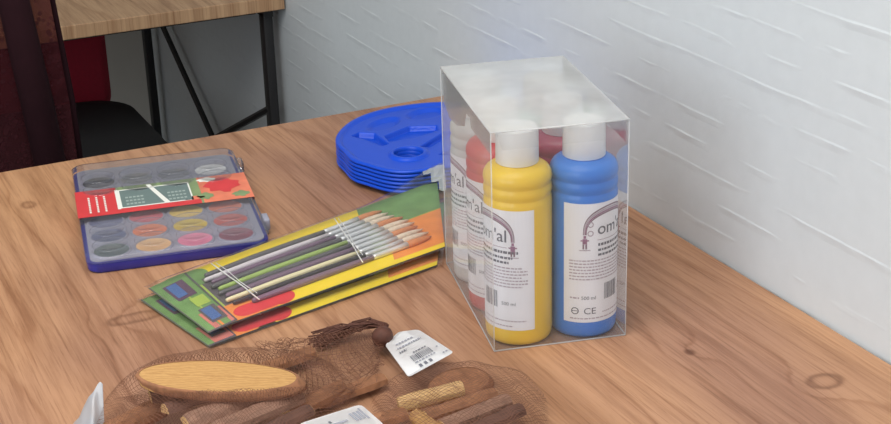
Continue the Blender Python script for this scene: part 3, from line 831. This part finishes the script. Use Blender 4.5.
# --- nets
def wire(bm, th):
    return bmesh.ops.wireframe(bm, faces=bm.faces[:], thickness=th, use_replace=True, use_even_offset=False, use_boundary=True)
def net_surface(bm, hfun, o, u0, u1, v0, v1, nu, nv, inside, jit):
    V = {}
    for i in range(nu+1):
        for j in range(nv+1):
            u = u0+(u1-u0)*i/nu; v = v0+(v1-v0)*j/nv
            uu = u+jit*noise.noise(Vector((u*60, v*60, 1.7))); vv = v+jit*noise.noise(Vector((u*60, v*60, 9.3)))
            V[i, j] = (uu, vv, hfun(uu, vv))
    vs = {}
    def g(k):
        if k not in vs: vs[k] = bm.verts.new(LB(*V[k], o))
        return vs[k]
    for i in range(1, nu):                         # diamonds
        for j in range(1, nv):
            if (i+j) % 2: continue
            ks = [(i-1, j), (i, j-1), (i+1, j), (i, j+1)]
            if not all(inside(V[k][0], V[k][1]) for k in ks): continue
            bm.faces.new([g(k) for k in ks])
def h_left(u, v):
    r = (abs(u/.128)**2.6+abs(v/.102)**2.6)
    h = .060*max(0, 1-r)**.45
    q = math.hypot((u+.008)/.080, (v-.005)/.029); h = h+(min(h, .030)-h)*smooth(1.4, 1.1, q)
    return .0015+h+.002*noise.noise(Vector((u*50, v*50, 0)))*(h > .004)*(q > 1.2)
NT1 = thing('net_bag', 'left brown net bag, around the large oval wood slice', 'net bag', (oL.x, oL.y, TZ), 0, 'brown net bags of wood')
bm = bmesh.new()
net_surface(bm, h_left, oL-Vector((oL.x, oL.y, TZ)), -.128, .128, -.102, .102, 128, 102, lambda u, v: abs(u/.128)**2.6+abs(v/.102)**2.6 < .99, .0060)
wire(bm, .0006); obj('netting', bm, M_NET, NT1, smooth=False)
# bunched neck running from the bag to the tied tuft
def neck(parent, o, pts, radii, name, seg, rings_per, th, m):
    bm = bmesh.new(); P_ = [Vector(p) for p in pts]
    L_ = []
    for i in range(len(P_)-1):
        for k in range(rings_per):
            f = k/rings_per; L_.append((P_[i].lerp(P_[i+1], f), radii[i]*(1-f)+radii[i+1]*f))
    L_.append((P_[-1], radii[-1]))
    R = []
    for q, (p, r) in enumerate(L_):
        d = (L_[min(q+1, len(L_)-1)][0]-L_[max(q-1, 0)][0]).normalized(); a = d.cross(Vector((0, 0, 1))).normalized(); b = Vector((0, 0, 1))
        ring = []
        for k in range(seg):
            an = 2*PI*(k+.5*(q % 2))/seg
            rr = r*(1+.25*noise.noise(Vector((q*.5, k*1.3, 4.4))))
            v = p+a*rr*math.cos(an)+b*(rr*.33*math.sin(an)); v.z = max(v.z, .002); ring.append(bm.verts.new(v))
        R.append(ring)
    for q in range(len(R)-2):
        for k in range(seg):
            off = 1 if q % 2 else 0
            bm.faces.new((R[q][k], R[q+1][(k-1+off) % seg], R[q+2][k], R[q+1][(k+off) % seg]))
    wire(bm, th); obj(name, bm, m, parent, smooth=False)
Z0 = Vector((oL.x, oL.y, TZ))
neck(NT1, oL, [Vector((-.575, -.820, TZ+.020))-Z0, Vector((-.53, -.810, TZ+.022))-Z0, Vector((-.490, -.775, TZ+.018))-Z0, Vector((-.462, -.750, TZ+.014))-Z0], [.072, .058, .034, .012], 'bunched_neck', 36, 14, .0008, M_NET)
def tuft(parent, Z, pts, rad):
    bm = bmesh.new()
    for k in range(46):
        rr = random.Random(k); q = []
        for i, p in enumerate(pts):
            w_ = rad[i]; q.append(Vector(p)-Z+Vector((rr.uniform(-w_, w_), rr.uniform(-w_, w_), rr.uniform(-.5*w_, .5*w_))))
        tube(bm, q, .0009, 5)
    return obj('gathered_tuft', bm, M_NETK, parent)
tuft(NT1, Z0, [(-.512, -.738, TZ+.010), (-.490, -.730, TZ+.012), (-.468, -.734, TZ+.015), (-.450, -.742, TZ+.018), (-.445, -.757, TZ+.020), (-.449, -.772, TZ+.018)], [.012, .011, .009, .007, .005, .003])
bm = bmesh.new()
kp = Vector((-.4545, -.779, TZ+.018))-Z0
lathe_pts = [(.001, -.020), (.004, -.016), (.0085, -.004), (.010, .005), (.0085, .012), (.003, .016)]
lathe(bm, lathe_pts, 16); RM = Matrix.Rotation(EY, 4, 'Z') @ Matrix.Rotation(math.radians(62), 4, 'X')
for v in bm.verts:
    k = 1+.15*noise.noise(v.co*180); v.co = RM @ (v.co*k*1.15)+kp
obj('knot', bm, M_NETK, NT1)

NT2 = thing('net_bag', 'right brown net bag of sticks below the upper white tag', 'net bag', (oR.x, oR.y, TZ), 0, 'brown net bags of wood')
def h_right(u, v):
    r = (abs(u/.090)**2.4+abs(v/.098)**2.4)
    h = .034*max(0, 1-r)**.45
    return .0015+h+.003*noise.noise(Vector((u*40, v*40, 5)))*(h > .004)
bm = bmesh.new()
net_surface(bm, h_right, oR-Vector((oR.x, oR.y, TZ)), -.090, .090, -.098, .098, 72, 78, lambda u, v: abs(u/.090)**2.4+abs(v/.098)**2.4 < .99, .0065)
wire(bm, .0008); obj('netting', bm, M_NET, NT2, smooth=False)

# --- paper tags
def paper_tag(label, pts, m, printed, name='price_tag'):
    pts = [Vector(p) for p in pts]
    nn = (pts[1 if len(pts) == 4 else -2]-pts[0]).cross(pts[-1]-pts[0])       # a flat sheet through three of its corners
    for p in pts: p.z = pts[0].z-(nn.x*(p.x-pts[0].x)+nn.y*(p.y-pts[0].y))/nn.z
    c = sum((Vector(p) for p in pts), Vector())/len(pts)
    t = thing(name, label, 'tag', c, 0, 'white paper tags')
    bm = bmesh.new(); L = [Vector(p)-c for p in pts]
    # rounded outline
    out = []
    n = len(L)
    for i in range(n):
        a, p, b = L[i-1], L[i], L[(i+1) % n]
        da, db = (a-p), (b-p); k = min(.006, da.length*.3, db.length*.3)
        s, e = p+da.normalized()*k, p+db.normalized()*k
        for f in (0, .33, .66, 1): out.append((1-f)**2*s+2*f*(1-f)*p+f*f*e)
    poly(bm, out); r = bmesh.ops.solidify(bm, geom=bm.faces[:], thickness=.0006)
    sh = obj('tag_sheet', bm, m, t, smooth=False)
    bm = bmesh.new(); printed(bm, L); obj('print', bm, [M_INK, M_INKL], t, smooth=False)
    return t
def quadmap(L4):
    a, b, c, d = L4
    nrm = (b-a).cross(d-a).normalized(); nrm = nrm if nrm.z > 0 else -nrm
    return lambda x, y: (a.lerp(b, x)).lerp(d.lerp(c, x), y)+nrm*.0009
def qrect(bm, M, x0, x1, y0, y1, mi=0): poly(bm, [M(x0, y0), M(x1, y0), M(x1, y1), M(x0, y1)], mi)
def print_a(bm, L):
    M = quadmap([L[3], L[2], L[1], L[0]]) if False else quadmap([L[4], L[3], L[2], L[0]])
    rr = random.Random(5)
    def ln(y, x0, x1, h, mi):
        x = x0
        while x < x1:
            w_ = rr.uniform(.03, .07); qrect(bm, M, x, min(x+w_, x1), y, y+h, mi); x += w_+.02
    ln(.84, .22, .70, .035, 1); ln(.72, .18, .82, .04, 1); ln(.60, .16, .34, .045, 0)
    x = .28
    while x < .74:
        w_ = rr.choice((.010, .018, .026)); qrect(bm, M, x, x+w_, .26, .42, 0); x += w_+.016
    ln(.46, .40, .72, .03, 0); ln(.20, .28, .74, .03, 1)
    for q in range(3): qrect(bm, M, .30+q*.11, .36+q*.11, .06, .14, 0)
    ln(.10, .84, .96, .03, 1); ln(.32, .86, .90, .03, 1)
Z = TZ
paper_tag('white paper tag with bar code at the tied neck of the netting', [(-.4613, -.8006, Z+.020), (-.4337, -.7724, Z+.021), (-.4137, -.7803, Z+.022), (-.4147, -.8713, Z+.032), (-.4800, -.9030, Z+.035)], M_PAPER, print_a)
def print_b(bm, L):
    M = quadmap([L[3], L[2], L[1], L[0]])
    rr = random.Random(9)
    for q in range(3): qrect(bm, M, .70+q*.06, .74+q*.06, .45+.0*q, .78, 1)
    qrect(bm, M, .88, .91, .40, .86, 1); qrect(bm, M, .12, .60, .55, .62, 1); qrect(bm, M, .12, .50, .40, .46, 1); qrect(bm, M, .34, .38, .66, .74, 0)
paper_tag('white paper tag at the bottom edge, lying between the two net bags', [(-.6150, -.9550, Z+.046), (-.5500, -.9500, Z+.047), (-.5450, -.9960, Z+.046), (-.6000, -1.0050, Z+.045)], M_PAPER, print_b)

# crumpled clear film at the lower left
bm = bmesh.new()
M_CRUMP = film('pale_blue_film', .75, rgb=(196, 212, 226), rough=.15, refl=1.0, bump=.4)
cr = Vector((-.775, -.790, TZ))
bm = bmesh.new(); n = 28; G = []
pl, pr_ = Vector((-.806, -.790)), Vector((-.7545, -.7840))
for j in range(13):
    g = j/12; row = []
    for i in range(n+1):
        f = i/n
        b = pl.lerp(pr_, f)+Vector((-.10, -.32)).normalized()*(.07*(1-g)*(1-.75*f)+.02*(1-g))
        fold = .0035*math.sin(f*21+1)*(1-.3*g)*min(1, 3*g)
        top = .044*smooth(.05, 1.0, f)**1.15*(1 if f < .97 else .96)
        row.append(bm.verts.new((b.x-cr.x+fold*.2, b.y-cr.y+fold, max(.001, top*g**.8+.002*noise.noise(Vector((f*9, g*4, 1)))*g))))
    G.append(row)
for j in range(12):
    for i in range(n): bm.faces.new((G[j][i], G[j][i+1], G[j+1][i+1], G[j+1][i]))
o = obj('film_wrapper', bm, M_CRUMP); o.location = cr
tag(o, 'crumpled pale blue-white plastic wrapper at the lower left, beside the netting', 'wrapper')

# ------------------------------------------------------------------ light
w = bpy.data.worlds.new('room_light'); scn.world = w; w.use_nodes = True
bg = w.node_tree.nodes['Background']; bg.inputs[0].default_value = (.93, .97, 1.0, 1); bg.inputs[1].default_value = .46
def area(name, loc, target, sx, sy, power, col):
    l = bpy.data.lights.new(name, 'AREA'); l.shape = 'RECTANGLE'; l.size = sx; l.size_y = sy; l.energy = power; l.color = col
    o = bpy.data.objects.new(name, l); COL.objects.link(o); o.location = loc
    o.rotation_euler = (Vector(target)-Vector(loc)).to_track_quat('-Z', 'Y').to_euler(); return o
area('window_daylight', (-3.4, -2.4, 1.7), (-.2, -.6, .9), 2.6, 1.6, 50, (.86, .94, 1.0))
area('ceiling_lamp', (-1.3, -1.3, 2.72), (-1.3, -1.3, 0), 2.0, 1.6, 58, (1.0, .97, .92))

# ------------------------------------------------------------------ camera
cam = bpy.data.cameras.new('camera'); co = bpy.data.objects.new('camera', cam); COL.objects.link(co)
r = Vector((.9010, -.4329, -.0278)); f = Vector((.3918, .8397, -.3761)); r = (r-f*r.dot(f)/f.dot(f)).normalized(); f.normalize(); u = r.cross(f)
co.matrix_world = Matrix(((r.x, u.x, -f.x, -1.0052), (r.y, u.y, -f.y, -2.1265), (r.z, u.z, -f.z, .7499+TZ), (0, 0, 0, 1)))
cam.sensor_width = 36; cam.lens = 1523.3*36/891; cam.clip_start = .05
scn.camera = co
scn.view_settings.view_transform = 'Standard'; scn.view_settings.look = 'None'
scn.view_settings.gamma = 1; scn.view_settings.exposure = 0; scn.view_settings.use_curve_mapping = False
scn.cycles.transparent_max_bounces = 24
scn.cycles.max_bounces = 10
